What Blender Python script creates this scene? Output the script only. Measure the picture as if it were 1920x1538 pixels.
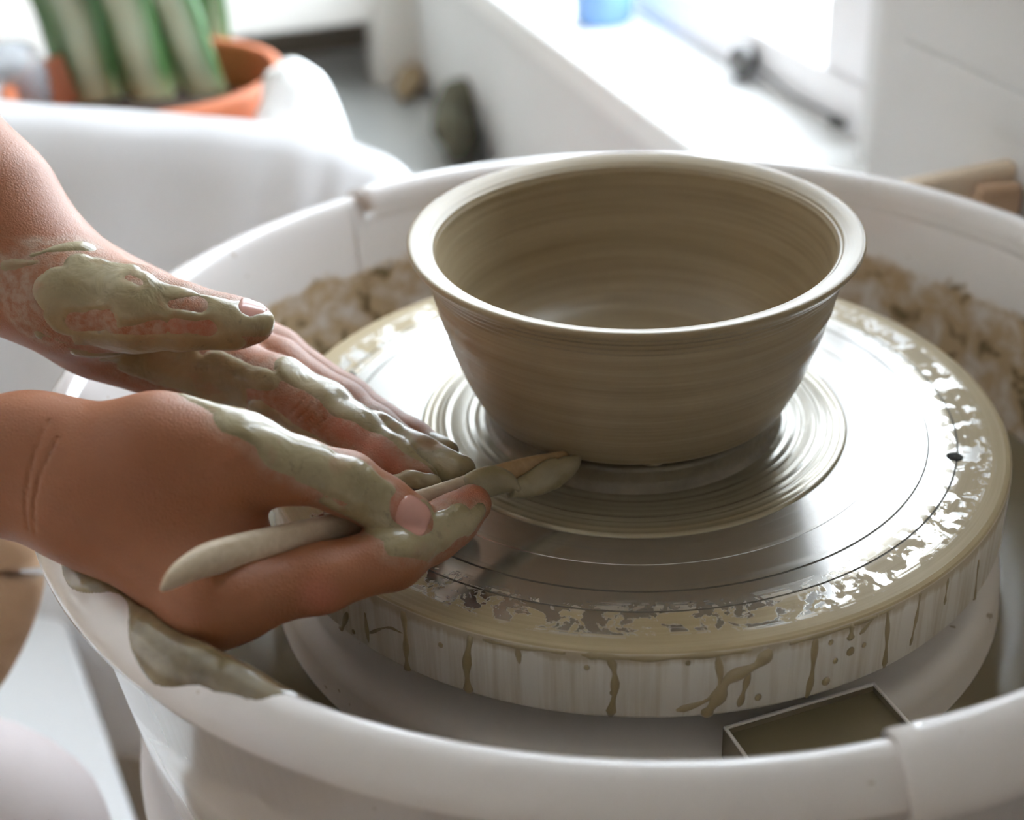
import bpy, bmesh, math, random
import numpy as np
from mathutils import Vector, Matrix

random.seed(7)
for o in list(bpy.data.objects):
    bpy.data.objects.remove(o)
SC = bpy.context.scene
COL = SC.collection
PI = math.pi

# ------------------------------------------------------------------ camera, light, exposure
IW, IH, FPX = 1920.0, 1538.0, 2589.104
CAM = np.array([0.0, -0.47784, 0.28205])
RT = np.array([0.99622163, 0.07915625, -0.03573176])
UP = np.array([-0.00919523, 0.50525584, 0.86292061])
FW = np.array([-0.08635924, 0.85933161, -0.50407466])
cd = bpy.data.cameras.new('camera')
cam = bpy.data.objects.new('camera', cd)
COL.objects.link(cam)
M = Matrix.Identity(4)
for i in range(3):
    M[i][0], M[i][1], M[i][2], M[i][3] = RT[i], UP[i], -FW[i], CAM[i]
cam.matrix_world = M
cd.sensor_width = 36.0
cd.lens = FPX / IW * 36.0
cd.clip_start = 0.02
cd.dof.use_dof = True
cd.dof.focus_distance = 0.462
cd.dof.aperture_fstop = 6.3
SC.camera = cam

SKY = 9.0
world = bpy.data.worlds.new('overcast_sky')
SC.world = world
world.use_nodes = True
bg = world.node_tree.nodes['Background']
bg.inputs[0].default_value = (0.82, 0.915, 1.0, 1)
bg.inputs[1].default_value = SKY

SC.view_settings.view_transform = 'Standard'
SC.view_settings.look = 'None'
SC.view_settings.gamma = 1.0
SC.view_settings.use_curve_mapping = False
SC.view_settings.exposure = 0.72
SC.cycles.use_denoising = True
SC.cycles.max_bounces = 10
SC.cycles.diffuse_bounces = 6
SC.cycles.sample_clamp_indirect = 6.0
SC.cycles.caustics_reflective = False
SC.cycles.caustics_refractive = False


# ------------------------------------------------------------------ measuring helpers
def ray(px, py):
    return FW + RT * (px - IW / 2) / FPX - UP * (py - IH / 2) / FPX


def at(px, py, depth):
    return CAM + depth * ray(px, py)


def onz(px, py, z):
    d = ray(px, py)
    return CAM + d * (z - CAM[2]) / d[2]


def onplane(px, py, p0, n):
    d = ray(px, py)
    return CAM + d * (np.dot(np.array(p0) - CAM, n) / np.dot(d, n))


def oncyl(px, py, R):
    d = ray(px, py)
    a = d[0] ** 2 + d[1] ** 2
    b = 2 * (CAM[0] * d[0] + CAM[1] * d[1])
    c = CAM[0] ** 2 + CAM[1] ** 2 - R * R
    t = (-b - math.sqrt(max(b * b - 4 * a * c, 0))) / (2 * a)
    P = CAM + d * t
    return math.atan2(P[1], P[0]), P[2]


def prm(px, depth):
    return px * depth / FPX


# value noise for geometry
def _h(i, j, k):
    n = (i * 73856093) ^ (j * 19349663) ^ (k * 83492791)
    n = (n ^ (n >> 13)) * 1274126177 & 0x7FFFFFFF
    n = (n ^ (n >> 16)) & 0xFFFF
    return n / 65535.0 * 2 - 1


def vnoise(P, scale, seed=0):
    Q = np.asarray(P, float) * scale + seed * 17.37
    I = np.floor(Q).astype(np.int64)
    F = Q - I
    F = F * F * (3 - 2 * F)
    out = np.zeros(Q.shape[:-1])
    for a in (0, 1):
        for b in (0, 1):
            for c in (0, 1):
                w = (F[..., 0] if a else 1 - F[..., 0]) * (F[..., 1] if b else 1 - F[..., 1]) * (F[..., 2] if c else 1 - F[..., 2])
                out += w * _h(I[..., 0] + a, I[..., 1] + b, I[..., 2] + c)
    return out


# ------------------------------------------------------------------ object helpers
def tag(o, label=None, cat=None, group=None, kind=None):
    if label: o['label'] = label
    if cat: o['category'] = cat
    if group: o['group'] = group
    if kind: o['kind'] = kind
    return o


def link(name, me, mat=None, parent=None, smooth=True):
    o = bpy.data.objects.new(name, me)
    COL.objects.link(o)
    if mat is not None:
        me.materials.append(mat)
    if parent is not None:
        o.parent = parent
        bpy.context.view_layer.update()
        o.matrix_parent_inverse = parent.matrix_world.inverted()
    if smooth and len(me.polygons):
        me.polygons.foreach_set('use_smooth', np.ones(len(me.polygons), bool))
    return o


def pyobj(name, verts, faces, mat=None, parent=None, smooth=True):
    me = bpy.data.meshes.new(name)
    me.from_pydata([tuple(map(float, v)) for v in verts], [], [tuple(map(int, f)) for f in faces])
    me.update()
    return link(name, me, mat, parent, smooth)


def npobj(name, V, Q, mat=None, parent=None):
    me = bpy.data.meshes.new(name)
    V = np.asarray(V, np.float32); Q = np.asarray(Q, np.int32)
    k = Q.shape[1]
    me.vertices.add(len(V)); me.vertices.foreach_set('co', V.ravel())
    me.loops.add(Q.size); me.loops.foreach_set('vertex_index', Q.ravel())
    me.polygons.add(len(Q))
    me.polygons.foreach_set('loop_start', np.arange(0, Q.size, k, dtype=np.int32))
    me.update(calc_edges=True)
    me.validate()
    return link(name, me, mat, parent)


def empty(name, loc=(0, 0, 0)):
    o = bpy.data.objects.new(name, None)
    o.location = loc
    o.empty_display_size = 0.02
    COL.objects.link(o)
    bpy.context.view_layer.update()
    return o


def lathe(name, prof, mat, parent=None, seg=160, cx=0, cy=0, a0=0.0, a1=None, close=False, wob=None, caps=False, sharp=None):
    """spin a list of (r, z); close joins the last profile point to the first"""
    full = a1 is None
    if full: a1 = a0 + 2 * PI
    n = seg if full else seg + 1
    m = len(prof)
    V = []
    for i in range(n):
        a = a0 + (a1 - a0) * i / seg
        for r, z in prof:
            if wob:
                dr, dz = wob(r, z, a); r, z = r + dr, z + dz
            V.append((cx + r * math.cos(a), cy + r * math.sin(a), z))
    F = []
    for i in range(seg):
        j = (i + 1) % n
        for k in range(m if close else m - 1):
            l = (k + 1) % m
            F.append((i * m + k, j * m + k, j * m + l, i * m + l))
    if caps and not full:
        F.append(tuple(range(m)))
        F.append(tuple(reversed(range(seg * m, seg * m + m))))
    o = pyobj(name, V, F, mat, parent)
    return o


def fixn(o):
    bm = bmesh.new(); bm.from_mesh(o.data)
    bmesh.ops.remove_doubles(bm, verts=bm.verts, dist=1e-6)
    bmesh.ops.recalc_face_normals(bm, faces=bm.faces)
    bm.to_mesh(o.data); bm.free(); o.data.update()
    return o


def box(name, lo, hi, mat, parent=None, bev=0.003, ax=None, seg=2):
    """axis box in the frame ax = (origin, X, Y, Z)"""
    bm = bmesh.new()
    bmesh.ops.create_cube(bm, size=1)
    for v in bm.verts:
        v.co = Vector([lo[i] + (v.co[i] + .5) * (hi[i] - lo[i]) for i in range(3)])
    if bev:
        bmesh.ops.bevel(bm, geom=list(bm.edges), offset=bev, segments=seg, affect='EDGES', profile=0.5)
    if ax is not None:
        O, X, Y, Z = [Vector(tuple(map(float, t))) for t in ax]
        for v in bm.verts:
            v.co = O + X * v.co[0] + Y * v.co[1] + Z * v.co[2]
    bmesh.ops.recalc_face_normals(bm, faces=bm.faces)
    me = bpy.data.meshes.new(name); bm.to_mesh(me); bm.free()
    return link(name, me, mat, parent, smooth=False)


def smooth_curve(pts, n):
    """Catmull-Rom through rows of numbers"""
    P = np.array(pts, float)
    P = np.vstack([2 * P[0] - P[1], P, 2 * P[-1] - P[-2]])
    out = []
    m = len(P) - 3
    for i in range(n):
        t = i / (n - 1) * m
        k = min(int(t), m - 1); t -= k
        a, b, c, d = P[k], P[k + 1], P[k + 2], P[k + 3]
        out.append(.5 * ((2 * b) + (-a + c) * t + (2 * a - 5 * b + 4 * c - d) * t * t + (-a + 3 * b - 3 * c + d) * t ** 3))
    return np.array(out)


def sweep(name, path, ups, ra, rb, mat, parent=None, seg=14, power=1.0, section=None):
    """tube of width ra (along ups) and thickness rb (across) along a path of points"""
    path = np.array(path, float)
    n = len(path)
    V = []; F = []
    for i in range(n):
        t = path[min(i + 1, n - 1)] - path[max(i - 1, 0)]
        t /= np.linalg.norm(t)
        u = np.array(ups[i] if np.ndim(ups) == 2 else ups, float)
        u = u - t * np.dot(u, t); u /= np.linalg.norm(u)
        w = np.cross(t, u)
        for k in range(seg):
            a = 2 * PI * k / seg
            if section is not None:
                sx, sy = section[k]
            else:
                c, s = math.cos(a), math.sin(a)
                sx = math.copysign(abs(c) ** power, c); sy = math.copysign(abs(s) ** power, s)
            V.append(path[i] + u * sx * ra[i] + w * sy * rb[i])
    for i in range(n - 1):
        for k in range(seg):
            l = (k + 1) % seg
            F.append((i * seg + k, i * seg + l, (i + 1) * seg + l, (i + 1) * seg + k))
    F.append(tuple(reversed(range(seg)))); F.append(tuple(range((n - 1) * seg, n * seg)))
    return fixn(pyobj(name, V, F, mat, parent))


# ------------------------------------------------------------------ materials
class NT:
    def __init__(s, name):
        s.m = bpy.data.materials.new(name); s.m.use_nodes = True
        s.t = s.m.node_tree; s.N = s.t.nodes; s.L = s.t.links
        s.b = s.N['Principled BSDF']

    def n(s, typ, **kw):
        x = s.N.new(typ)
        for k, v in kw.items(): setattr(x, k, v)
        return x

    def ln(s, a, b): s.L.new(a, b)

    def val(s, sock, v):
        if hasattr(v, 'is_linked') or hasattr(v, 'links'): s.ln(v, sock)
        else: sock.default_value = v

    def math(s, op, a, b=0.0, c=None, clamp=False):
        x = s.n('ShaderNodeMath', operation=op, use_clamp=clamp)
        s.val(x.inputs[0], a); s.val(x.inputs[1], b)
        if c is not None: s.val(x.inputs[2], c)
        return x.outputs[0]

    def coord(s, what='Object'):
        return s.n('ShaderNodeTexCoord').outputs[what]

    def xyz(s, v):
        x = s.n('ShaderNodeSeparateXYZ'); s.ln(v, x.inputs[0]); return x.outputs

    def vec(s, a, b, c):
        x = s.n('ShaderNodeCombineXYZ')
        for i, q in enumerate((a, b, c)): s.val(x.inputs[i], q)
        return x.outputs[0]

    def noise(s, v=None, scale=5.0, detail=3.0, rough=.55, dist=0.0):
        x = s.n('ShaderNodeTexNoise')
        if v is not None: s.ln(v, x.inputs['Vector'])
        x.inputs['Scale'].default_value = scale; x.inputs['Detail'].default_value = detail
        x.inputs['Roughness'].default_value = rough; x.inputs['Distortion'].default_value = dist
        return x.outputs[0]

    def scalev(s, v, sc):
        x = s.n('ShaderNodeMapping'); s.ln(v, x.inputs[0]); x.inputs['Scale'].default_value = sc
        return x.outputs[0]

    def ramp(s, f, stops, interp='LINEAR'):
        x = s.n('ShaderNodeValToRGB'); s.ln(f, x.inputs[0])
        e = x.color_ramp.elements; x.color_ramp.interpolation = interp
        while len(e) < len(stops): e.new(.5)
        for i, (p, c) in enumerate(stops):
            e[i].position = p
            e[i].color = (c, c, c, 1) if np.isscalar(c) else (*c, 1)
        return x.outputs[0]

    def mix(s, f, a, b):
        x = s.n('ShaderNodeMix', data_type='RGBA')
        s.val(x.inputs[0], f)
        for i, q in ((6, a), (7, b)):
            if isinstance(q, tuple): x.inputs[i].default_value = (*q[:3], 1)
            else: s.ln(q, x.inputs[i])
        return x.outputs[2]

    def mixf(s, f, a, b):
        x = s.n('ShaderNodeMix', data_type='FLOAT')
        s.val(x.inputs[0], f); s.val(x.inputs[2], a); s.val(x.inputs[3], b)
        return x.outputs[0]

    def bump(s, h, strength=.3, dist=.001, normal=None):
        x = s.n('ShaderNodeBump'); s.ln(h, x.inputs['Height'])
        x.inputs['Strength'].default_value = strength; x.inputs['Distance'].default_value = dist
        if normal is not None: s.ln(normal, x.inputs['Normal'])
        s.ln(x.outputs[0], s.b.inputs['Normal']); return x.outputs[0]

    def set(s, **kw):
        for k, v in kw.items():
            i = s.b.inputs[k.replace('_', ' ')]
            if isinstance(v, tuple): i.default_value = (*v, 1) if len(v) == 3 and i.type == 'RGBA' else v
            else: s.val(i, v)
        return s


def plain(name, col, rough=.5, var=.08, scale=20, metal=0.0, bump=0.0, bscale=200, coat=0.0, spec=.5):
    t = NT(name)
    n = t.noise(t.coord(), scale, 3)
    a = tuple(c * (1 - var) for c in col); b = tuple(min(c * (1 + var), 1) for c in col)
    t.ln(t.mix(n, a, b), t.b.inputs['Base Color'])
    t.set(Roughness=rough, Metallic=metal, Coat_Weight=coat)
    t.b.inputs['Specular IOR Level'].default_value = spec
    if bump: t.bump(t.noise(t.coord(), bscale, 2), bump, .0006)
    return t.m


def polar(t):
    x, y, z = t.xyz(t.coord())[:3]
    r = t.math('SQRT', t.math('ADD', t.math('MULTIPLY', x, x), t.math('MULTIPLY', y, y)))
    cx = t.math('DIVIDE', x, t.math('MAXIMUM', r, 1e-4)); sy = t.math('DIVIDE', y, t.math('MAXIMUM', r, 1e-4))
    return r, z, cx, sy


SLIP = (.265, .225, .140)
MAT = {}


def build_materials():
    MAT['wall'] = plain('painted_wall', (.70, .70, .69), .75, .03, 4)
    MAT['ceiling'] = plain('ceiling_paint', (.76, .745, .73), .85, .03, 4)
    MAT['warmwall'] = plain('beige_wall', (.74, .685, .63), .8, .04, 4)
    MAT['floor'] = plain('studio_floor', (.42, .33, .24), .55, .15, 6)
    MAT['sill'] = plain('sill_paint', (.84, .84, .82), .4, .02, 8)
    MAT['frame'] = plain('window_paint', (.88, .87, .88), .4, .03, 8)
    MAT['ground'] = plain('pale_ground', (.7, .7, .68), .8, .1, 2)
    MAT['bench'] = plain('grey_bench', (.42, .43, .42), .35, .06, 6)
    MAT['metal'] = plain('latch_metal', (.16, .155, .15), .35, .1, 30, metal=.6)
    MAT['blue'] = plain('blue_glaze', (.20, .38, .70), .2, .3, 25)
    MAT['housing'] = plain('pale_plastic', (.74, .71, .73), .4, .03, 10)
    MAT['cloth'] = plain('white_cloth', (.78, .77, .78), .9, .04, 12, bump=.25, bscale=900)
    MAT['bag'] = plain('white_plastic_film', (.82, .81, .78), .35, .05, 30)
    MAT['terracotta'] = plain('terracotta', (.52, .145, .055), .6, .15, 18)
    MAT['soil'] = plain('potting_soil', (.05, .03, .02), .9, .4, 90, bump=.8, bscale=150)
    MAT['whitebox'] = plain('white_wood', (.76, .73, .68), .5, .05, 12)
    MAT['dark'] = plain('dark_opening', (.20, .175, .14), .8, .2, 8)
    MAT['rag'] = plain('dirty_rag', (.10, .095, .06), .9, .5, 30)
    MAT['rope'] = plain('tan_dust', (.36, .27, .16), .9, .4, 30)
    MAT['trousers'] = plain('pale_trousers', (.78, .70, .70), .9, .05, 14, bump=.3, bscale=900)
    MAT['whiteboard'] = plain('white_board', (.88, .90, .92), .5, .03, 10)
    MAT['groove'] = plain('dark_hole', (.02, .018, .014), .8, .2, 50)

    t = NT('window_glass')
    tr = t.n('ShaderNodeBsdfTransparent'); gl = t.n('ShaderNodeBsdfGlossy'); gl.inputs['Roughness'].default_value = 0.02
    fr = t.n('ShaderNodeLayerWeight'); fr.inputs[0].default_value = 0.12
    mx = t.n('ShaderNodeMixShader')
    t.ln(t.math('MULTIPLY', fr.outputs[0], .5), mx.inputs[0]); t.ln(tr.outputs[0], mx.inputs[1]); t.ln(gl.outputs[0], mx.inputs[2])
    t.ln(mx.outputs[0], t.N['Material Output'].inputs[0]); MAT['glass'] = t.m
    t = NT('clear_plastic')
    t.set(Base_Color=(.93, .95, 1.0), Roughness=.08, Transmission_Weight=.75, IOR=1.25)
    MAT['clear'] = t.m

    # wood
    def wood(name, c1, c2, sc, rough=.5):
        t = NT(name)
        v = t.scalev(t.coord(), sc)
        n = t.noise(v, 1.0, 5, .6, .6)
        t.ln(t.mix(t.ramp(n, [(.3, 0.0), (.7, 1.0)]), c1, c2), t.b.inputs['Base Color'])
        t.set(Roughness=rough)
        t.bump(n, .15, .0006)
        return t.m
    MAT['toolwood'] = wood('boxwood', (.52, .41, .28), (.64, .53, .39), (40, 300, 300), .5)
    MAT['bladewood'] = wood('wet_wood', (.30, .185, .085), (.40, .26, .13), (60, 400, 400), .45)
    MAT['stoolwood'] = wood('stool_wood', (.50, .32, .19), (.62, .42, .27), (8, 40, 40))
    MAT['paleboard'] = wood('pale_board', (.72, .56, .40), (.82, .68, .52), (6, 30, 30))

    # leaf
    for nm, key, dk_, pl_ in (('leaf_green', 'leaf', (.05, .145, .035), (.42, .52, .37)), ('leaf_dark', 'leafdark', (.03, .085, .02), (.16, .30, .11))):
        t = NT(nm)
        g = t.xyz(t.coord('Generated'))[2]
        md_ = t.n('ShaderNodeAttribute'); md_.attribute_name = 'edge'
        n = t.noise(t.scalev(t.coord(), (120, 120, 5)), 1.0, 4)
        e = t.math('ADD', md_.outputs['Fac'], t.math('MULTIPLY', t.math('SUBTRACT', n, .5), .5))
        c = t.mix(t.ramp(e, [(.25, 0.0), (.85, 1.0)]), pl_, dk_)  # pale middle, dark edges: the leaf's highlight painted into the colour
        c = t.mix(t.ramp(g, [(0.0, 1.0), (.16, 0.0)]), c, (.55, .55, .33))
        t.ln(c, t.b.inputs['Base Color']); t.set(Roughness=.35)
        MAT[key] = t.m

    # white splash pan: clean above, dried slip lower on the inner wall
    t = NT('pan_plastic')
    r, z, cx, sy = polar(t)
    n1 = t.noise(t.coord(), 40, 4, .6); n2 = t.noise(t.coord(), 62, 4, .55, .5)
    sp = t.noise(t.coord(), 190, 2)
    zz = t.math('ADD', z, t.math('MULTIPLY', t.math('SUBTRACT', n1, .5), .028))
    gn = t.xyz(t.n('ShaderNodeNewGeometry').outputs['Normal'])
    inward = t.math('LESS_THAN', t.math('ADD', t.math('MULTIPLY', gn[0], cx), t.math('MULTIPLY', gn[1], sy)), .3)
    band = t.math('MULTIPLY', t.ramp(t.math('MULTIPLY_ADD', zz, 10, .5), [(.40, 1.0), (.44, 0.0)]),
                  t.math('MULTIPLY', t.math('LESS_THAN', r, .2125), inward))
    patch = t.ramp(n2, [(.36, 0.35), (.52, 1.0)])
    mud = t.math('MULTIPLY', band, patch)
    clot = t.math('MULTIPLY', band, t.ramp(n2, [(.57, 0.0), (.64, 1.0)]))
    spk = t.math('MULTIPLY', t.ramp(sp, [(.735, 0.0), (.75, 1.0)]), .55)
    c = t.mix(t.noise(t.coord(), 9, 3), (.80, .76, .74), (.85, .815, .80))
    c = t.mix(spk, c, (.40, .31, .19))
    c = t.mix(t.math('MULTIPLY', mud, .85), c, (.42, .275, .11))
    c = t.mix(t.math('MULTIPLY', clot, .9), c, (.15, .105, .04))
    t.ln(c, t.b.inputs['Base Color'])
    t.set(Roughness=t.mixf(mud, .24, .55), Coat_Weight=t.math('MULTIPLY_ADD', mud, -.9, .9), Coat_Roughness=.10)
    t.bump(t.math('ADD', t.math('MULTIPLY', mud, .6), clot), .25, .0012)
    MAT['pan'] = t.m
    # deck, few speckles
    t = NT('deck_plastic')
    sp = t.noise(t.coord(), 130, 2)
    c = t.mix(t.noise(t.coord(), 9, 3), (.80, .76, .70), (.85, .81, .76))
    c = t.mix(t.ramp(sp, [(.73, 0.0), (.745, .8)]), c, (.33, .25, .14))
    t.ln(c, t.b.inputs['Base Color']); t.set(Roughness=.3, Coat_Weight=.2)
    MAT['deck'] = t.m
    t = NT('slurry')
    n = t.noise(t.coord(), 14, 4)
    t.ln(t.mix(n, (.17, .145, .08), (.25, .21, .13)), t.b.inputs['Base Color'])
    t.set(Roughness=.18); MAT['slurry'] = t.m

    MAT['traywall'] = plain('dark_tray_plastic', (.24, .205, .14), .4, .2, 40)  # tray sides, darker than the lip on top of them
    # wet clay on the hands, the rim and the tool
    def clay(name, c1, c2, rough, coat, bs, bstr, sc=60, thin=False):
        t = NT(name)
        n = t.noise(t.coord(), sc, 5, .6, .5)
        c = t.mix(t.ramp(n, [(.3, 0.0), (.7, 1.0)]), c1, c2)
        if thin:
            c = t.mix(t.ramp(t.noise(t.coord(), 52, 4, .65, .8), [(.55, 0.0), (.68, .55)]), c, (.34, .175, .10))
            c = t.mix(t.ramp(t.noise(t.coord(), 230, 3, .6), [(.62, 0.0), (.70, .5)]), c, (.16, .13, .075))
        t.ln(c, t.b.inputs['Base Color'])
        t.set(Roughness=rough, Coat_Weight=coat, Coat_Roughness=.12)
        t.bump(t.noise(t.coord(), bs, 3, .6, .6), bstr, .0012)
        return t.m
    MAT['wetclay'] = clay('wet_slip', (.24, .19, .095), (.35, .29, .17), .38, .45, 95, .5)
    MAT['handclay'] = clay('thin_slip', (.24, .19, .092), (.36, .295, .165), .36, .5, 110, .6, thin=True)
    MAT['darkclay'] = clay('thick_slip', (.085, .06, .024), (.30, .235, .13), .18, .9, 60, .7, 34)
    MAT['drip'] = clay('slip_drips', (.31, .25, .135), (.41, .335, .205), .35, .3, 150, .3)

    # the bowl: thrown clay with fine turning rings
    t = NT('thrown_clay')
    r, z, cx, sy = polar(t)
    v = t.vec(t.math('MULTIPLY', cx, .35), t.math('MULTIPLY', sy, .35), t.math('MULTIPLY', t.math('ADD', z, t.math('MULTIPLY', r, .35)), 170))
    v2 = t.vec(t.math('MULTIPLY', cx, 1.1), t.math('MULTIPLY', sy, 1.1), t.math('MULTIPLY', t.math('ADD', z, t.math('MULTIPLY', r, .35)), 700))
    n1 = t.noise(v, 1.0, 3, .6); n2 = t.noise(v2, 1.0, 3, .65)
    f = t.math('ADD', t.math('MULTIPLY', n1, .6), t.math('MULTIPLY', n2, .4))
    t.ln(t.mix(t.ramp(f, [(.34, 0.0), (.66, 1.0)]), (.27, .203, .112), (.385, .305, .19)), t.b.inputs['Base Color'])
    t.set(Roughness=t.mixf(n2, .34, .48), Coat_Weight=.15, Coat_Roughness=.25)
    t.bump(f, .22, .0010)
    MAT['bowl'] = t.m

    MAT['footclay'] = clay('wet_shaded_foot_clay', (.125, .10, .06), (.20, .165, .105), .35, .3, 200, .3)  # dark for wetness and for the bowl's shadow, both put into the colour
    # aluminium wheel head: turned, wet in the middle, slip smeared and patchy towards the edge
    t = NT('wet_aluminium')
    r, z, cx, sy = polar(t)
    v = t.vec(t.math('MULTIPLY', cx, 2.2), t.math('MULTIPLY', sy, 2.2), t.math('MULTIPLY', r, 900))
    streak = t.noise(v, 1.0, 4, .65)
    vb = t.vec(t.math('MULTIPLY', cx, .8), t.math('MULTIPLY', sy, .8), t.math('MULTIPLY', r, 320))
    broad = t.noise(vb, 1.0, 3, .6)
    blot = t.noise(t.coord(), 95, 4, .6, .9)
    blot2 = t.noise(t.coord(), 330, 3, .6, .4)
    up = t.math('GREATER_THAN', z, -.0011)
    big = t.noise(t.coord(), 14, 2)
    rr = t.math('ADD', r, t.math('MULTIPLY', t.math('SUBTRACT', streak, .5), .010))
    rb = t.math('ADD', rr, t.math('MULTIPLY', t.math('SUBTRACT', big, .5), .012))
    edge = t.ramp(t.math('MULTIPLY_ADD', rb, 50, -6.1), [(.66, 0.0), (.76, 1.0)])          # slip band on the rim
    outer = t.ramp(t.math('MULTIPLY_ADD', rb, 50, -5.6), [(.35, 0.0), (.75, 1.0)])
    bl = t.math('ADD', t.math('MULTIPLY', blot, .75), t.math('MULTIPLY', blot2, .25))
    patch = t.math('MULTIPLY', t.ramp(bl, [(.47, 0.0), (.51, 1.0)]), outer)
    film = t.ramp(broad, [(.52, 0.0), (.78, .22)])
    slip = t.math('MAXIMUM', t.math('MAXIMUM', edge, patch), film)
    slip = t.math('MULTIPLY', slip, up)
    sidestreak = t.noise(t.vec(t.math('MULTIPLY', cx, 26), t.math('MULTIPLY', sy, 26), t.math('MULTIPLY', z, 8)), 1.0, 4, .6)
    sideslip = t.math('MULTIPLY', t.ramp(sidestreak, [(.44, 0.0), (.72, .6)]), t.math('SUBTRACT', 1.0, up))
    topband = t.ramp(t.math('MULTIPLY_ADD', t.math('ADD', z, t.math('MULTIPLY', t.math('SUBTRACT', sidestreak, .5), .012)), 60, .6), [(.22, 0.0), (.40, .75)])
    sideslip = t.math('MAXIMUM', sideslip, t.math('MULTIPLY', topband, t.math('SUBTRACT', 1.0, up)))
    slip = t.math('MAXIMUM', slip, sideslip)
    slipc = t.mix(streak, (.33, .255, .13), (.54, .44, .27))
    c = t.mix(slip, t.mix(up, (.80, .78, .73), t.mix(streak, (.66, .655, .63), (.74, .735, .71))), slipc)
    gv = t.math('MULTIPLY', t.math('MAXIMUM', t.math('LESS_THAN', t.math('ABSOLUTE', t.math('SUBTRACT', r, .1145)), .00045), t.math('LESS_THAN', t.math('ABSOLUTE', t.math('SUBTRACT', r, .125)), .0004)), up)  # two turned grooves darkened in the base colour
    c = t.mix(gv, c, (.10, .085, .055)); slip = t.math('MAXIMUM', slip, gv)
    t.ln(c, t.b.inputs['Base Color'])
    t.set(Metallic=t.math('MULTIPLY', t.math('SUBTRACT', 1.0, slip), t.mixf(up, .35, .93)), Roughness=t.mixf(slip, t.mixf(up, .5, .16), .5))
    h = t.math('ADD', t.math('MULTIPLY', streak, .06), t.math('MULTIPLY', t.math('MAXIMUM', patch, edge), .5))
    t.bump(h, .10, .0005)
    MAT['alu'] = t.m
    t = NT('wet_slip_ring')
    r, z, cx, sy = polar(t)
    v = t.vec(t.math('MULTIPLY', cx, .7), t.math('MULTIPLY', sy, .7), t.math('MULTIPLY', r, 700))
    s = t.noise(v, 1.0, 4, .6)
    k = t.ramp(t.math('MULTIPLY_ADD', r, 40, -2.2), [(0.0, (.17, .145, .095)), (.55, (.20, .17, .11)), (.9, (.27, .23, .15)), (1.0, (.40, .33, .19))])  # darker near the foot: wet slip plus the bowl's shadow in the colour
    t.ln(t.mix(s, k, (.33, .29, .20)), t.b.inputs['Base Color'])
    t.set(Roughness=.22, Metallic=.25, Coat_Weight=.8, Coat_Roughness=.12)
    t.bump(s, .25, .0008)
    MAT['slipring'] = t.m

    # skin
    t = NT('skin')
    n = t.noise(t.coord(), 26, 4, .6); n2 = t.noise(t.coord(), 420, 3, .6)
    at_ = t.n('ShaderNodeAttribute'); at_.attribute_name = 'residue'
    red = t.n('ShaderNodeAttribute'); red.attribute_name = 'flush'
    c = t.mix(n, (.265, .088, .034), (.37, .148, .068))
    c = t.mix(t.math('MULTIPLY', red.outputs['Fac'], .6), c, (.45, .14, .085))
    fine = t.ramp(t.noise(t.scalev(t.coord(), (1, 1, 1)), 300, 4, .6), [(.35, .15), (.6, 1.0)])
    c = t.mix(t.math('MULTIPLY', at_.outputs['Fac'], t.math('MULTIPLY', fine, .75)), c, (.42, .33, .25))
    t.ln(c, t.b.inputs['Base Color'])
    t.set(Roughness=.5, Subsurface_Weight=.12, Subsurface_Radius=(.004, .0018, .001), Subsurface_Scale=1.0)
    cr = t.n('ShaderNodeAttribute'); cr.attribute_name = 'crease'
    vor = t.n('ShaderNodeTexVoronoi'); vor.feature = 'DISTANCE_TO_EDGE'; vor.inputs['Scale'].default_value = 900
    t.ln(t.coord(), vor.inputs['Vector'])
    h = t.math('ADD', t.math('MULTIPLY', vor.outputs[0], .7), t.math('MULTIPLY', n2, .5))
    h = t.math('SUBTRACT', h, t.math('MULTIPLY', cr.outputs['Fac'], 2.2))
    t.bump(h, .42, .0007)
    MAT['skin'] = t.m
    t = NT('fingernail')
    n = t.noise(t.coord(), 120, 3)
    t.ln(t.mix(n, (.50, .235, .19), (.60, .33, .27)), t.b.inputs['Base Color'])
    t.set(Roughness=.22, Coat_Weight=.4, Subsurface_Weight=.1, Subsurface_Radius=(.003, .001, .001))
    MAT['nail'] = t.m
    MAT['nailtip'] = plain('nail_tip', (.50, .45, .36), .3, .1, 80)


build_materials()

# ------------------------------------------------------------------ room (s along the window wall, n towards it)
DS = np.array([-.38, .925, 0.0]); DS /= np.linalg.norm(DS)
DN = np.array([DS[1], -DS[0], 0.0])
K = 0.275                      # window wall, measured from the wheel axis
ZB = -0.315                    # grey bench top
ZS = -0.097                    # sill top
ZF, ZC = -0.66, 1.75
ROOM = ((0, 0, 0), DS, DN, (0, 0, 1))
S0, S1 = -2.3, 4.2
N0 = -3.0


def rm(s, n, z): return DS * s + DN * n + np.array([0, 0, z])


def st(P): return float(np.dot(P, DS)), float(np.dot(P, DN)), float(P[2])


box('floor', (S0, N0, ZF - .1), (S1, K + .3, ZF), MAT['floor'], None, 0, ROOM)['kind'] = 'structure'
box('ceiling', (S0, N0, ZC), (S1, K + .3, ZC + .1), MAT['ceiling'], None, 0, ROOM)['kind'] = 'structure'
box('wall_left', (S0, N0 - .1, ZF), (S1, N0, ZC), MAT['warmwall'], None, 0, ROOM)['kind'] = 'structure'
box('wall_back', (S1, N0, ZF), (S1 + .1, K + .3, ZC), MAT['wall'], None, 0, ROOM)['kind'] = 'structure'
box('wall_front', (S0 - .1, N0, ZF), (S0, K + .3, ZC), MAT['warmwall'], None, 0, ROOM)['kind'] = 'structure'
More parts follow.
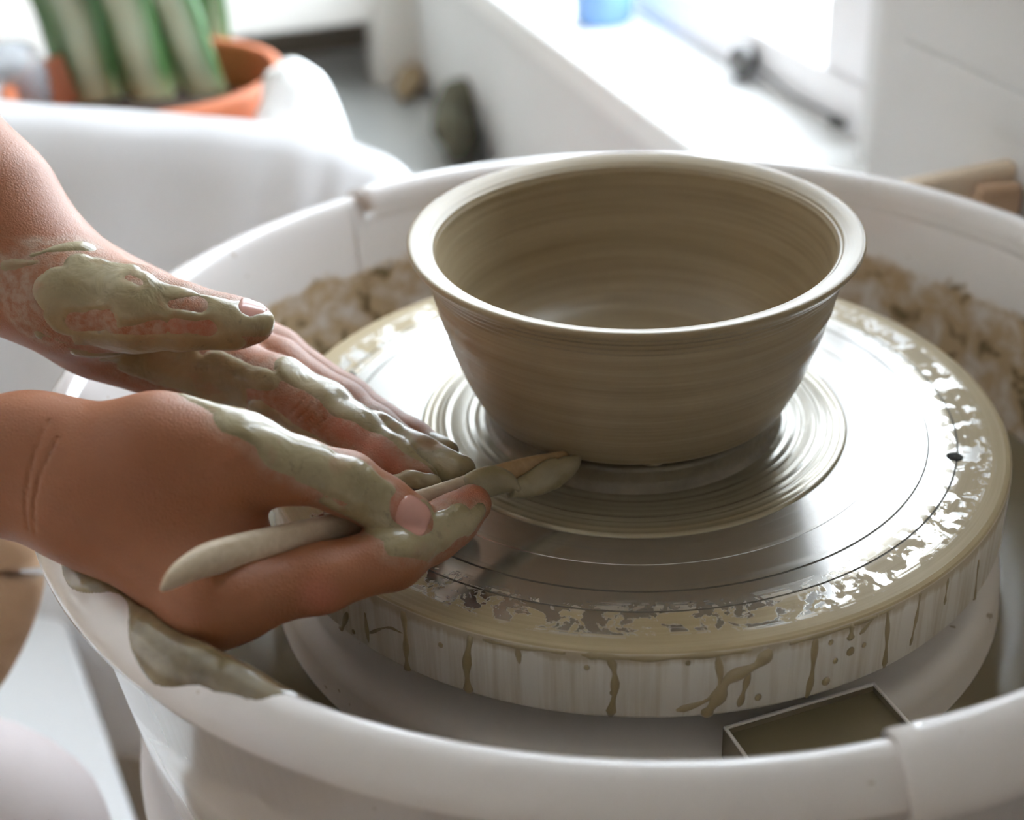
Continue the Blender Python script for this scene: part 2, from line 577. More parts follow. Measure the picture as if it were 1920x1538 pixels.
# window wall: opening from the near corner seen in the photo to far along the room
sc_, _, _ = st(onplane(1646, 110, DN * K, DN))
WS0, WS1, WZ1 = sc_, sc_ + 3.1, 1.30
TW = 0.24
w = empty('wall_right', rm(WS0, K, ZF)); w['kind'] = 'structure'
Z2, S2 = .128, .16
box('wall_section', (S0, K, ZF), (S2, K + TW, ZC), MAT['wall'], w, 0, ROOM)
box('wall_section', (S2, K, ZF), (WS0, K + TW, Z2 - .02), MAT['wall'], w, 0, ROOM)
box('wall_section', (S2, K, WZ1), (WS0, K + TW, ZC), MAT['wall'], w, 0, ROOM)
box('wall_section', (WS1, K, ZF), (S1, K + TW, ZC), MAT['wall'], w, 0, ROOM)
box('wall_section', (WS0, K, WZ1), (WS1, K + TW, ZC), MAT['wall'], w, 0, ROOM)
box('wall_section', (WS0, K, ZF), (WS1, K + TW, ZS - .03), MAT['wall'], w, 0, ROOM)
o = box('trim_1', (WS0 - .004, K - .012, ZS - .03), (WS1, K + TW, ZS), MAT['sill'], None, .004, ROOM)
o['kind'] = 'structure'
# faint horizontal ledge in the wall right of the window
P1 = st(onplane(1700, 110, DN * K, DN)); P2 = st(onplane(1920, 222, DN * K, DN))
zl = (P1[2] + P2[2]) / 2
o = box('trim_2', (S0, K - .0022, zl - .012), (WS0 - .03, K, zl + .012), MAT['wall'], None, .001, ROOM); o['kind'] = 'structure'
# window: outer frame, stiles, rails, panes
win = empty('window_1', rm(WS0, K + .13, ZS)); win['kind'] = 'structure'
NG = K + .115
FB = .042
WF = .45
box('wall_section', (WS0 + .001, NG - .02, ZF), (WF, K + TW - .001, Z2 - .02), MAT['wall'], w, 0, ROOM)
box('sash_rail', (WF, NG, ZS), (WS1, NG + .05, ZS + FB), MAT['frame'], win, .004, ROOM)
box('sash_rail', (WF, NG, WZ1 - .06), (WS1, NG + .05, WZ1), MAT['frame'], win, .004, ROOM)
mull = [.516, WS0 + 1.25, WS0 + 2.08, WS1 - .05]
for i, m_ in enumerate(mull):
    hw = .042 if i == 0 else .03
    box('stile', (m_ - hw, NG + .005, ZS + FB), (m_ + hw, NG + .055, WZ1 - .06), MAT['frame'], win, .004, ROOM)
for i in range(3):
    box('pane', (mull[i] + .02, NG + .024, ZS + FB - .01), (mull[i + 1] - .02, NG + .028, WZ1 - .05), MAT['glass'], win, 0, ROOM)
win2 = empty('window_2', rm(S2, K + .13, Z2)); win2['kind'] = 'structure'
box('sill', (S2, K - .01, Z2 - .02), (WF - .003, K + TW, Z2), MAT['sill'], win2, .003, ROOM)
box('sash_rail', (S2, NG, Z2), (WF - .003, NG + .05, Z2 + .04), MAT['frame'], win2, .004, ROOM)
box('sash_rail', (S2, NG, WZ1 - .05), (WF - .003, NG + .05, WZ1), MAT['frame'], win2, .004, ROOM)
for m_ in (S2 + .03, WF - .02):
    box('stile', (m_ - .015, NG + .005, Z2 + .04), (m_ + .015, NG + .055, WZ1 - .05), MAT['frame'], win2, .004, ROOM)
box('pane', (S2 + .02, NG + .024, Z2 + .03), (WF - .012, NG + .028, WZ1 - .04), MAT['glass'], win2, 0, ROOM)
# casement stay: knob and bar on the bottom rail
k0 = st(onplane(1412, 186, DN * NG, DN)); k1 = st(onplane(1590, 236, DN * NG, DN))
k0 = (k0[0], k0[1], max(k0[2], ZS + .017)); k1 = (k1[0], k1[1], max(k1[2], ZS + .012))
bs = sweep('window_stay', [rm(k0[0], NG - .006, k0[2]), rm((k0[0] + k1[0]) / 2, NG - .008, (k0[2] + k1[2]) / 2 - .004), rm(k1[0], NG - .006, k1[2])],
           (0, 0, 1), [.0022] * 3, [.0015] * 3, MAT['metal'], win, 8)
sweep('stay_end', [rm(k1[0] + .008, NG - .011, k1[2] - .001), rm(k1[0] - .010, NG - .011, k1[2] + .001)], (0, 0, 1), [.0035] * 2, [.0035] * 2, MAT['groove'], bs, 8)
kb = lathe('latch_knob', [(0.0001, .015), (.010, .012), (.014, .004), (.012, -.005), (.007, -.010), (.007, -.014), (.0001, -.014)], MAT['metal'], bs, 24,
           *rm(k0[0], NG - .012, 0)[:2])
kb.location.z = k0[2]
o = box('floor_1', (-3, K + TW + .02, -1.3), (6, 9, -1.2), MAT['ground'], None, 0, ROOM); o.name = 'ground'; o['kind'] = 'structure'

# ------------------------------------------------------------------ bench and things standing beyond the wheel
bn = empty('low_bench', rm(.5, -.2, ZF))
tag(bn, 'grey low bench top along the wall under the window sill', 'bench')
box('bench_top', (.535, -.39, ZB - .04), (2.6, K - .004, ZB), MAT['bench'], bn, .006, ROOM)
for s, n in ((.58, -.35), (.58, K - .08), (2.5, -.35), (2.5, K - .08)):
    box('leg', (s - .03, n - .03, ZF), (s + .03, n + .03, ZB - .04), MAT['whitebox'], bn, .003, ROOM)

# white framed cabinet with a dark opening
pf = st(onz(770, 150, ZB))
cab = empty('low_cabinet', rm(pf[0], pf[1], ZB))
tag(cab, 'white framed low cabinet with a dark opening behind the plant', 'cabinet')
cs = pf[0]; cn = pf[1]
zb_ = onplane(560, 48, rm(cs, 0, 0), DS)[2]
box('post', (cs - .03, cn - .055, ZB), (cs + .03, cn + .02, ZB + .6), MAT['whitebox'], cab, .006, ROOM)
box('top_rail', (cs - .03, cn - .80, zb_), (cs + .03, cn - .055, zb_ + .30), MAT['whitebox'], cab, .006, ROOM)
box('post', (cs - .03, cn - .88, ZB), (cs + .03, cn - .80, ZB + .6), MAT['whitebox'], cab, .006, ROOM)
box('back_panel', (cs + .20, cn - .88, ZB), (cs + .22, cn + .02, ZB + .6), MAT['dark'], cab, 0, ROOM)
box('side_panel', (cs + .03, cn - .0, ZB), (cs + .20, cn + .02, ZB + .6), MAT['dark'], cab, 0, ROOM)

# crumpled rag lying in the corner of bench and wall
def blob(name, c, rad, mat, parent=None, amp=.2, sc=30, sub=4, seed=0, floor=None):
    bm = bmesh.new(); bmesh.ops.create_icosphere(bm, subdivisions=sub, radius=1)
    V = np.array([v.co[:] for v in bm.verts]); N = V.copy()
    W = V * np.array(rad)
    W = W * (1 + amp * vnoise(W, sc, seed) + amp * .5 * vnoise(W, sc * 2.3, seed + 3))[:, None] + np.array(c)
    if floor is not None: W[:, 2] = np.maximum(W[:, 2], floor)
    for v, q in zip(bm.verts, W): v.co = q
    me = bpy.data.meshes.new(name); bm.to_mesh(me); bm.free()
    return link(name, me, mat, parent)


pr = onz(885, 262, ZB)
sr, nr, _ = st(pr)
tag(blob('rag', rm(sr - .02, K - .022, ZB + .03), (.030, .11, .040), MAT['rag'], None, .3, 22, 4, 1, ZB + .001),
    'dark dirty rag crumpled in the corner of bench and wall', 'rag')
tag(blob('sponge', rm(sr + .24, K - .022, ZB + .014), (.02, .07, .016), MAT['rope'], None, .25, 30, 4, 5, ZB + .001),
    'tan sponge lying against the wall beyond the dark rag', 'sponge')

# blue cup at the far end of the sill
pc = onz(1132, 40, ZS); s_, n_, _ = st(pc)
cupc = rm(s_, n_, ZS)
cup = lathe('cup', [(.0001, 0), (.026, 0), (.030, .004), (.033, .05), (.034, .095), (.0325, .097), (.031, .094), (.029, .05), (.026, .008), (.0001, .006)],
            MAT['blue'], None, 40, cupc[0], cupc[1])
cup.location.z = ZS
tag(cup, 'small blue glazed cup standing on the white window sill', 'cup')
hp = [cupc + np.array([.030 * math.cos(1.0) * 1.0, .030, .08]), cupc + np.array([.02, .056, .082]), cupc + np.array([.022, .062, .05]), cupc + np.array([.017, .028, .022])]
h_ = sweep('handle', smooth_curve(hp, 14), (0, 0, 1), [.004] * 14, [.004] * 14, MAT['blue'], None, 8)
h_.parent = cup; h_.location.z = 0.0

# potted plant
ZR = -.03
PC = (onz(530, 130, ZR) + onz(8, 150, ZR)) / 2
PR = np.linalg.norm(onz(530, 130, ZR) - onz(8, 150, ZR)) / 2
plant = empty('potted_plant', (PC[0], PC[1], ZB))
tag(plant, 'green strap-leaved plant in a round terracotta pot', 'plant')
lathe('pot', [(.0001, ZB), (PR * .72, ZB), (PR * .93, ZR - .055), (PR * 1.0, ZR - .05), (PR * 1.0, ZR - .004), (PR * .985, ZR),
              (PR * .91, ZR), (PR * .895, ZR - .004), (PR * .86, ZR - .06), (PR * .70, ZB + .02), (.0001, ZB + .02)], MAT['terracotta'], plant, 72, PC[0], PC[1])
lathe('soil', [(.0001, ZR - .028), (PR * .4, ZR - .03), (PR * .86, ZR - .037), (PR * .86, ZR - .055), (.0001, ZR - .055)], MAT['soil'], plant, 48, PC[0], PC[1])
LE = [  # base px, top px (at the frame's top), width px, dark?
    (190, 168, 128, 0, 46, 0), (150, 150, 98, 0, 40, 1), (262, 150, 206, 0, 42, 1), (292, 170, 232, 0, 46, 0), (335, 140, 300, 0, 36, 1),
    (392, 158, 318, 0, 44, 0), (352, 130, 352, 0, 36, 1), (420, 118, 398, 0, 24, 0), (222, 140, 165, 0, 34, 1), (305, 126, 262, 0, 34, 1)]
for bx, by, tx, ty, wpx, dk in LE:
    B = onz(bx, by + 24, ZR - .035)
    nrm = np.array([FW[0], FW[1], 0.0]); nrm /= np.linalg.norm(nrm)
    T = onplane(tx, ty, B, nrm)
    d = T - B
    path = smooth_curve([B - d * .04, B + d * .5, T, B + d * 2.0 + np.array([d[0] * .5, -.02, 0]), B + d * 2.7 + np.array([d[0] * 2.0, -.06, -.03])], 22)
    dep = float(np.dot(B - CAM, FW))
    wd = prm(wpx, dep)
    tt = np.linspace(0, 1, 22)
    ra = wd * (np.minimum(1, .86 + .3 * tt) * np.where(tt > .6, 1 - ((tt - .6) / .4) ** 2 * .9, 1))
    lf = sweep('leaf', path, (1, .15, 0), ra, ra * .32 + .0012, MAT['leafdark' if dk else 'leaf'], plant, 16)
    U = np.array([v.co[:] for v in lf.data.vertices]); pth = np.array(path)
    ii = np.abs(U[:, None, 2] - pth[None, :, 2]).argmin(1)
    a_ = lf.data.attributes.new('edge', 'FLOAT', 'POINT')
    a_.data.foreach_set('value', np.clip(np.abs((U - pth[ii])[:, 0]) / np.maximum(ra[ii], 1e-4), 0, 1).astype(np.float32))

# clear plastic beaker and its orange content, left of the leaves
jc = at(26, 120, 1.10)
jar = lathe('plastic_tumbler', [(.0001, -.035), (.024, -.035), (.024, -.006), (.021, .008), (.016, .015), (.008, .018), (.0001, .019)], MAT['clear'], None, 40, jc[0], jc[1])
jar.location.z = ZR + .009
# it stands on the pot's soil edge
tag(jar, 'clear upturned plastic tumbler at the left side of the terracotta pot', 'tumbler')

# white crumpled bag on the right of the pot
bc = at(578, 190, 1.03)
tag(blob('plastic_bag', (bc[0] - .004, bc[1] - .01, bc[2] - .05), (.034, .04, .074), MAT['bag'], None, .28, 26, 5, 4),
    'white crumpled plastic bag pressed against the right side of the terracotta pot', 'bag')

# white cloth hanging in front of the plant, its back hem standing on the bench
A0 = onz(0, 200, -.02); A1 = onz(430, 237, -.02)
e = A1 - A0; e[2] = 0
cn_ = np.array([-e[1], e[0], 0]); cn_ /= np.linalg.norm(cn_)
tops = [(-420, 168), (-200, 184), (0, 200), (200, 215), (430, 236), (560, 252), (640, 270), (700, 294), (745, 325), (775, 372)]
T3 = smooth_curve([onplane(x, y - 9, A0, cn_) for x, y in tops], 60)
rows = []
cl_V = []
nv = 40
for i, P in enumerate(T3):
    for j in range(nv):
        if j < 6:            # back drop
            q = P + cn_ * .030 * math.sin((6 - j) / 6 * PI / 2) ** .6 + np.array([0, 0, -max(P[2] - ZB - .003, .01) * (1 - j / 6.0) ** 2])
        else:
            t = (j - 6) / (nv - 7)
            zz = P[2] - t * (P[2] - (-.46))
            lean = .17 * t ** .8; fold = .010 * math.sin(i * .42 + t * 2.2) * t + .006 * math.sin(i * .9 + 1.3 + t) * t ** .5
            q = np.array([P[0], P[1], zz]) - cn_ * (.012 * math.sqrt(min(t * 12, 1)) + lean + fold)
        cl_V.append(q)
cl_V = np.array(cl_V)
cl_V += cn_[None, :] * (vnoise(cl_V, 14, 2) * .006)[:, None]
F = [(i * nv + j, (i + 1) * nv + j, (i + 1) * nv + j + 1, i * nv + j + 1) for i in range(59) for j in range(nv - 1)]
cloth = pyobj('draped_cloth', cl_V, F, MAT['cloth'])
md = cloth.modifiers.new('thick', 'SOLIDIFY'); md.thickness = .002
tag(cloth, 'white cloth draped behind the wheel, hiding the foot of the terracotta pot', 'cloth')
# pale wooden board standing between the pan and the wall
b0 = onz(1690, 350, .010); b1 = onz(1925, 300, .0185)
b1 = b1 * .985
bx_ = np.array([b1[0] - b0[0], b1[1] - b0[1], 0]); bl_ = np.linalg.norm(bx_); bx_ /= bl_
by_ = np.array([-bx_[1], bx_[0], 0])
BF = (np.array([b0[0], b0[1], 0]), bx_, by_, (0, 0, 1))
bm_ = box('wooden_board', (0, 0, ZF), (bl_, .012, 0.0), MAT['paleboard'], None, .003, BF)
for v in bm_.data.vertices:
    if v.co[2] > -.1:
        t_ = float(np.dot(np.array(v.co[:]) - b0, bx_)) / bl_
        v.co[2] += b0[2] + (b1[2] - b0[2]) * t_
tag(bm_, 'pale wooden board standing on edge between the splash pan and the wall', 'board')
pl_ = box('wooden_plank', (bl_ * .60, -.012, ZF), (bl_ * .97, -.002, .010), MAT['stoolwood'], None, .003, BF)
tag(pl_, 'orange-brown wooden plank in front of the pale board at the right edge', 'plank')

# lower left: white low table, wooden stool edge, knee
ZT = -.36
q0 = onz(84, 1050, ZT); q1 = onz(262, 1560, ZT)
tx = q1 - q0; tl = np.linalg.norm(tx); tx /= tl
tyv = np.array([tx[1], -tx[0], 0])
if tyv[0] > 0: tyv = -tyv
tb = empty('white_table', tuple(q0 + np.array([0, 0, ZF - ZT]))); tag(tb, 'low white table beside the wheel, lit by the window', 'table')
FR = (q0 - tx * .02, tx, tyv, (0, 0, 1))
box('tabletop', (0, 0, -.02), (tl + .05, .38, 0), MAT['whiteboard'], tb, .004, FR)
for a_, b_ in ((.04, .04), (tl, .04), (.04, .34), (tl, .34)):
    box('leg', (a_ - .015, b_ - .015, ZF - ZT), (a_ + .015, b_ + .015, -.02), MAT['whiteboard'], tb, .002, FR)

# ------------------------------------------------------------------ pottery wheel
wheel = empty('pottery_wheel', (0, 0, ZF))
tag(wheel, 'electric pottery wheel with a round aluminium wheel head smeared with slip', 'pottery wheel')
RW, TH = .145, .0277
prof = [(.0001, 0)]
def groove(r, wdt, dp): return [(r - wdt, 0), (r - wdt * .5, -dp), (r + wdt * .5, -dp), (r + wdt, 0)]
for r in (.0999, .1145, .1250): prof += groove(r, .00042 if r > .11 else .0003, .00022)
prof += [(.1425, 0), (.1440, -.0005), (.1448, -.0014), (RW, -.003), (RW, -TH + .0015), (RW - .001, -TH), (.135, -TH), (.03, -TH), (.0001, -TH)]
head = lathe('wheel_head', prof, MAT['alu'], wheel, 256)
head.data.set_sharp_from_angle(angle=math.radians(18))
for px_, py_ in ((1790, 857), (655, 705)):
    P = onz(px_, py_, 0)
    lathe('pin_hole', [(.0001, .00035), (.0026, .00035), (.0031, .0001), (.0031, -.004)], MAT['groove'], head, 20, P[0], P[1])
# ring of wet slip around the foot of the bowl
pr_ = [(.050, .0018)]
rnd = random.Random(3)
for i in range(27):
    r = .0575 + i * .001
    pr_.append((r, .0016 - .0009 * (i / 27) + rnd.uniform(-.00035, .00035) + (.0005 if i in (8, 17, 25) else 0)))
pr_ += [(.0842, .0002), (.0842, -.0002)]
lathe('slip_ring', pr_, MAT['slipring'], head, 160)
# smears and drips down the side of the wheel head
DR = [([(755, 1138), (760, 1190), (762, 1234), (765, 1262)], 12), ([(882, 1193), (875, 1248), (879, 1302)], 15), ([(969, 1207), (974, 1245)], 10),
      ([(1098, 1227), (1140, 1236), (1152, 1262), (1152, 1300), (1144, 1343)], 13), ([(1090, 1224), (1160, 1234), (1230, 1236), (1320, 1228), (1410, 1214)], 11),
      ([(1346, 1230), (1350, 1283), (1328, 1312), (1268, 1333)], 12), ([(1445, 1218), (1420, 1246), (1367, 1273), (1346, 1310), (1321, 1342)], 24),
      ([(1406, 1258), (1395, 1296), (1385, 1326)], 11), ([(1530, 1190), (1523, 1262), (1512, 1312)], 12), ([(1600, 1166), (1594, 1200)], 13),
      ([(1650, 1146), (1612, 1190)], 8), ([(1665, 1140), (1663, 1200), (1658, 1252)], 10), ([(1728, 1104), (1718, 1160), (1707, 1210)], 8),
      ([(1778, 1085), (1771, 1134)], 7), ([(1835, 1050), (1826, 1134)], 8), ([(652, 1149), (638, 1188)], 12), ([(684, 1149), (691, 1205)], 10),
      ([(691, 1188), (726, 1177), (755, 1188)], 6), ([(905, 1200), (980, 1216), (1060, 1222)], 8), ([(1480, 1208), (1530, 1194), (1600, 1166), (1680, 1130)], 8)]
for pts, wpx in DR:
    tz = [oncyl(x, y, RW) for x, y in pts]
    nn = 4 * len(pts)
    tz = smooth_curve(tz, nn)
    path = [(RW * math.cos(a), RW * math.sin(a), min(max(z, -TH + .0005), -.0022)) for a, z in tz]
    hw = prm(wpx, .46) * .68
    ra = [hw * (.75 + .25 * math.sin(i * 1.1 + wpx)) * (1.15 if i == nn - 2 else (.6 if i in (0, nn - 1) else 1)) for i in range(nn)]
    V = []; F = []
    up_ = np.array([0, 0, 1.0])
    for i in range(nn):
        P = np.array(path[i]); t = np.array(path[min(i + 1, nn - 1)]) - np.array(path[max(i - 1, 0)]); t /= np.linalg.norm(t)
        out = np.array([P[0], P[1], 0]) / RW
        side = np.cross(t, out)
        for k in range(7):
            a = PI * k / 6
            V.append(P + side * math.cos(a) * ra[i] + out * (math.sin(a) * min(ra[i] * .62, .0015) - .00015))
    F = [(i * 7 + k, (i + 1) * 7 + k, (i + 1) * 7 + k + 1, i * 7 + k + 1) for i in range(nn - 1) for k in range(6)]
    F += [tuple(range(7)), tuple(reversed(range((nn - 1) * 7, nn * 7)))]
    fixn(pyobj('slip_drip', V, F, MAT['drip'], head))
for px_, py_, rp in ((1548, 1278, 9), (1594, 1222, 9), (1566, 1240, 6), (1558, 1205, 6), (1620, 1210, 5), (1421, 1308, 7), (1290, 1244, 5), (1100, 1252, 6), (826, 1210, 6), (1148, 1300, 5), (663, 1185, 5)):
    a, z = oncyl(px_, py_, RW)
    r_ = prm(rp, .46)
    b_ = blob('slip_drop', (0, 0, 0), (r_, r_ * .45, r_ * 1.2), MAT['drip'], head, .12, 300, 2, rp)
    b_.data.transform(Matrix.Translation((RW * math.cos(a), RW * math.sin(a), z)) @ Matrix.Rotation(a + PI / 2, 4, 'Z'))
# shaft and motor housing under the pan
lathe('shaft', [(.02, -TH), (.02, -.05)], MAT['metal'], wheel, 24)
lathe('housing', [(.0001, -.125), (.2085, -.125), (.2135, -.128), (.2150, -.134), (.2135, -.145), (.211, -.18), (.209, -.30), (.205, ZF), (.0001, ZF)],
      MAT['housing'], wheel, 128)

# ------------------------------------------------------------------ splash pan in two overlapping halves
pan = empty('splash_pan', (0, 0, -.09))
tag(pan, 'large round white plastic splash pan around the wheel head, muddy inside', 'splash pan')


def pan_prof(dr=0, dz=0, full=True):
    inner = [(.196, -.066), (.2, -.060), (.2045, -.03), (.2095, .0), (.2125, .015), (.2145, .0215)]
    rim = [(.2163, .0252), (.2185, .0268), (.2210, .0270), (.2240, .0258), (.2272, .0226), (.2296, .0182), (.2306, .0140), (.2304, .0120), (.2292, .0116), (.2286, .0132)]
    under = [(.2262, .0164), (.2236, .0178), (.2222, .0150), (.2215, .004)]
    outer = [(.2205, .0015), (.2207, .0010), (.2200, .0005), (.214, -.050), (.2085, -.092), (.2060, -.098), (.15, -.098)]
    P = inner + rim + under + outer
    return [(r + dr, z + dz) for r, z in P] if full else [(r + dr, z + dz) for r, z in inner[3:] + rim]


# spans: half A from the back-left seam round the left and the front, half B over the right
az = lambda px_, py_, z: math.atan2(*(lambda P: (P[1], P[0]))(onz(px_, py_, z)))
aF = az(1690, 1398, .029); aB = az(697, 378, .029)
aF = aF % (2 * PI); aB = aB % (2 * PI)
pA = lathe('pan_half', pan_prof(), MAT['pan'], pan, 120, a0=aB - .12, a1=aF + .05, caps=False)
pB = lathe('pan_half', pan_prof(-.0004, -.0003), MAT['pan'], pan, 120, a0=aF - .03, a1=aB + 2 * PI + .03, caps=False)
# overlapping lip of the second half, hooked over the rim of the first
lip_o = [(.2130, .008), (.2128, .0200), (.2142, .0262), (.2170, .0294), (.2210, .0298), (.2254, .0284), (.2298, .0246), (.2334, .0188), (.2344, .0116)]
lip_i = [(r - .0030 * (1 if r > .221 else .2), z - .0030) for r, z in reversed(lip_o)]
lip = lip_o + lip_i
lathe('pan_lip', lip, MAT['pan'], pan, 90, a0=aF, a1=aB + 2 * PI, close=True, caps=True)
for o in pan.children: fixn(o)
# the floor: raised deck round the shaft, gutter full of slurry
lathe('deck', [(.022, -.046), (.10, -.046), (.1385, -.0455), (.1445, -.0475), (.1475, -.052), (.149, -.067), (.200, -.067), (.200, -.094), (.022, -.094)], MAT['deck'], pan, 128, close=True)
fixn(pan.children[-1])
lathe('slurry', [(.147, -.0645), (.158, -.0620), (.199, -.0615)], MAT['slurry'], pan, 128)['kind'] = 'stuff'
# rectangular drain tray bridging deck and gutter
TZ = -.034
c00 = onz(1356, 1362, TZ); c10 = onz(1640, 1278, TZ); c11 = onz(1722, 1372, TZ); c01 = onz(1396, 1440, TZ)
xv = c10 - c00; xl = np.linalg.norm(xv); xv /= xl
yv = np.array([xv[1], -xv[0], 0]); yl = .052
if np.dot(yv, c00) < 0: yv = -yv
TF = (c00, xv, yv, (0, 0, 1))
tr_ = box('drain_tray', (0, 0, -.0325), (xl, yl, -.018), MAT['deck'], pan, .001, TF)
for lo, hi in (((0, 0, -.02), (.0011, yl, 0)), ((xl - .0011, 0, -.02), (xl, yl, 0)), ((0, 0, -.02), (xl, .0011, 0)), ((0, yl - .0011, -.02), (xl, yl, 0))):
    box('tray_wall', lo, hi[:2] + (-.001,), MAT['traywall'], tr_, 0, TF)
    box('tray_lip', lo[:2] + (-.001,), hi, MAT['deck'], tr_, .0003, TF)
box('tray_slurry', (.0008, .0008, -.0195), (xl - .0008, yl - .0008, -.0030), MAT['slurry'], tr_, 0, TF)

# thick slip lying over the rim at the left
def rim_slip(name, a0, a1, s0, s1, th, mat, parent, seed, amp):
    base = np.array(pan_prof()[:14])
    seg = np.r_[0, np.cumsum(np.linalg.norm(np.diff(base, axis=0), axis=1))]
    na, ns = 120, 46
    G = np.zeros((na, ns, 3)); Hh = np.zeros((na, ns))
    for i in range(na):
        a = a0 + (a1 - a0) * i / (na - 1)
        u = i / (na - 1)
        for j in range(ns):
            v = j / (ns - 1)
            s = s0 + (s1 - s0) * v
            r = np.interp(s, seg, base[:, 0]); z = np.interp(s, seg, base[:, 1])
            r2 = np.interp(s + .0008, seg, base[:, 0]); z2 = np.interp(s + .0008, seg, base[:, 1])
            tr, tz = r2 - r, z2 - z; l = math.hypot(tr, tz) + 1e-9
            nr, nz = -tz / l, tr / l
            P = np.array([r * math.cos(a), r * math.sin(a), z])
            lim = .76 + .13 * math.sin(u * 9.5 + .6) + .14 * math.sin(u * 21 + 1.0) + .1 * float(vnoise(P[None], 60, seed)[0])
            lim *= min(1, (1 - u) * 5) ** .6 * min(1, u * 7) ** .5
            hh = (lim - v) * 3.2
            hh = max(min(hh, 1), -1)
            d = th * (hh if hh < 0 else math.sqrt(hh)) * (1 + amp * float(vnoise(P[None], 90, seed + 2)[0])) - .0003
            Hh[i, j] = hh
            G[i, j] = (r + nr * d) * math.cos(a), (r + nr * d) * math.sin(a), z + nz * d
    F = []
    for i in range(na - 1):
        for j in range(ns - 1):
            if max(Hh[i, j], Hh[i + 1, j], Hh[i, j + 1], Hh[i + 1, j + 1]) > -.35:
                F.append((i * ns + j, (i + 1) * ns + j, (i + 1) * ns + j + 1, i * ns + j + 1))
    return fixn(pyobj(name, G.reshape(-1, 3), F, mat, parent))


rs = rim_slip('wet_clay', math.radians(207), math.radians(247.5), .082, .1135, .0022, MAT['darkclay'], pA, 3, .8)

# ------------------------------------------------------------------ the bowl on its clay foot
bp_out = [(.0595, .0146), (.0604, .0150), (.0622, .0185), (.0648, .0240), (.0678, .0315), (.0705, .0400), (.0728, .0480), (.0748, .0560), (.0762, .0625), (.0772, .0672),
          (.0784, .0698), (.0800, .0727), (.0820, .0753), (.0836, .0773), (.0843, .0785), (.0841, .0796), (.0831, .0799), (.0815, .0796), (.0795, .0790), (.0777, .0783), (.0767, .0779), (.0760, .0772), (.0752, .0769), (.0745, .0759), (.0739, .0735)]
bp_in = [(.0734, .0700), (.0718, .0630), (.0702, .0560), (.0682, .0480), (.0656, .0400), (.0622, .0330), (.0570, .0270), (.0490, .0228), (.0390, .0208), (.0280, .0200), (.0150, .0197), (.0001, .0196)]
bp = [(.0001, .0138), (.0500, .0138), (.0560, .0142)] + [tuple(p) for p in smooth_curve(bp_out, 90)] + [tuple(p) for p in smooth_curve(bp_in, 70)]
rnd = random.Random(11)
ph = [(rnd.uniform(0, 6.28), rnd.uniform(1500, 3200), rnd.uniform(0.00004, .00011)) for _ in range(4)]


def bowl_wob(r, z, a):
    if r < .01 or z < .0145: return 0, 0
    d = sum(A * math.sin(f * (z + .00042 * a) + p) for p, f, A in ph)
    if z > .0765: d *= .25
    if r < .056: d *= .5
    return d, (.00025 * math.sin(a * 2 + 1.1) + .0001 * math.sin(5 * a)) * (z > .06)


bowl = lathe('bowl', bp, MAT['bowl'], None, 200, wob=bowl_wob)
fixn(bowl)
tag(bowl, 'freshly thrown grey clay bowl with a flared rim on the wheel head', 'bowl')
foot = lathe('clay_foot', [(.0001, .0140), (.0500, .0140), (.0510, .0116), (.0558, .0112), (.0568, .0104), (.0568, .0090), (.0564, .005), (.0574, .0025), (.0590, .0017), (.0590, .0003), (.0001, .0003)],
             MAT['footclay'], bowl, 160, wob=lambda r, z, a: ((.0004 * math.sin(3 * a) + .0003 * math.sin(17 * a) * (z > .011), 0) if r > .05 else (0, 0)))
cr_ = blob('clay_crumb', tuple(np.array(onplane(1222, 866, (0, -.0575, 0), np.array([0, 1.0, 0])))), (.0042, .002, .0013), MAT['bowl'], bowl, .3, 300, 3, 2)

# ------------------------------------------------------------------ wooden tool
def tdep(x): return .500 - (1085 - x) * .000134 - max(0.0, 640 - x) * .00004


tl_pts = [(302, 1106, 5), (318, 1090, 19), (345, 1070, 28), (390, 1049, 34), (450, 1034, 36), (520, 1018, 35), (600, 1000, 33), (680, 978, 29), (740, 957, 26), (800, 938, 25), (860, 918, 24), (905, 905, 25), (930, 897, 25)]
cur = smooth_curve([(x, y, h) for x, y, h in tl_pts], 46)
path = [at(x, y, tdep(x)) for x, y, h in cur]
ra = [prm(h, tdep(x)) for x, y, h in cur]
rb = [min(.0042, prm(h, tdep(x)) * .62) for x, y, h in cur]
sec = [(1.0, .0), (.93, .45), (.70, .72), (.30, .90), (-.05, .98), (-.35, .85), (-.75, .45), (-.97, .15), (-1.0, 0), (-.9, -.3), (-.5, -.7), (0, -.9), (.5, -.75), (.9, -.4)]
tool = sweep('wooden_knife', path, UP * 1.0 + RT * .12 - FW * .15, ra, rb, MAT['toolwood'], None, 14, section=sec)
tag(tool, 'pale wooden trimming knife held against the foot of the bowl', 'pottery tool')
bl_pts = [(896, 907, 24), (925, 897, 25), (960, 886, 24), (1000, 872, 19), (1040, 859, 12), (1070, 849, 6), (1087, 843, 2)]
cur = smooth_curve(bl_pts, 24)
sweep('blade', [at(x, y, tdep(x) + .0006) for x, y, h in cur], UP + RT * .2 - FW * .2, [prm(h, .49) for x, y, h in cur], [min(.0030, prm(h, .49) * .5) for x, y, h in cur], MAT['bladewood'], tool, 14)
cl = [(955, 922, 10), (985, 912, 22), (1018, 898, 28), (1050, 884, 26), (1070, 870, 19), (1083, 853, 6)]
cur = smooth_curve(cl, 26)
cs_ = sweep('clay_shaving', [at(x, y, tdep(x) - .0022) for x, y, h in cur], UP, [prm(h, .49) for x, y, h in cur], [.0022] * 26, MAT['wetclay'], tool, 16)
V = np.array([v.co[:] for v in cs_.data.vertices]); V += vnoise(V, 260, 5)[:, None] * np.array([.0009, .0009, .0009])
for v, q in zip(cs_.data.vertices, V): v.co = q
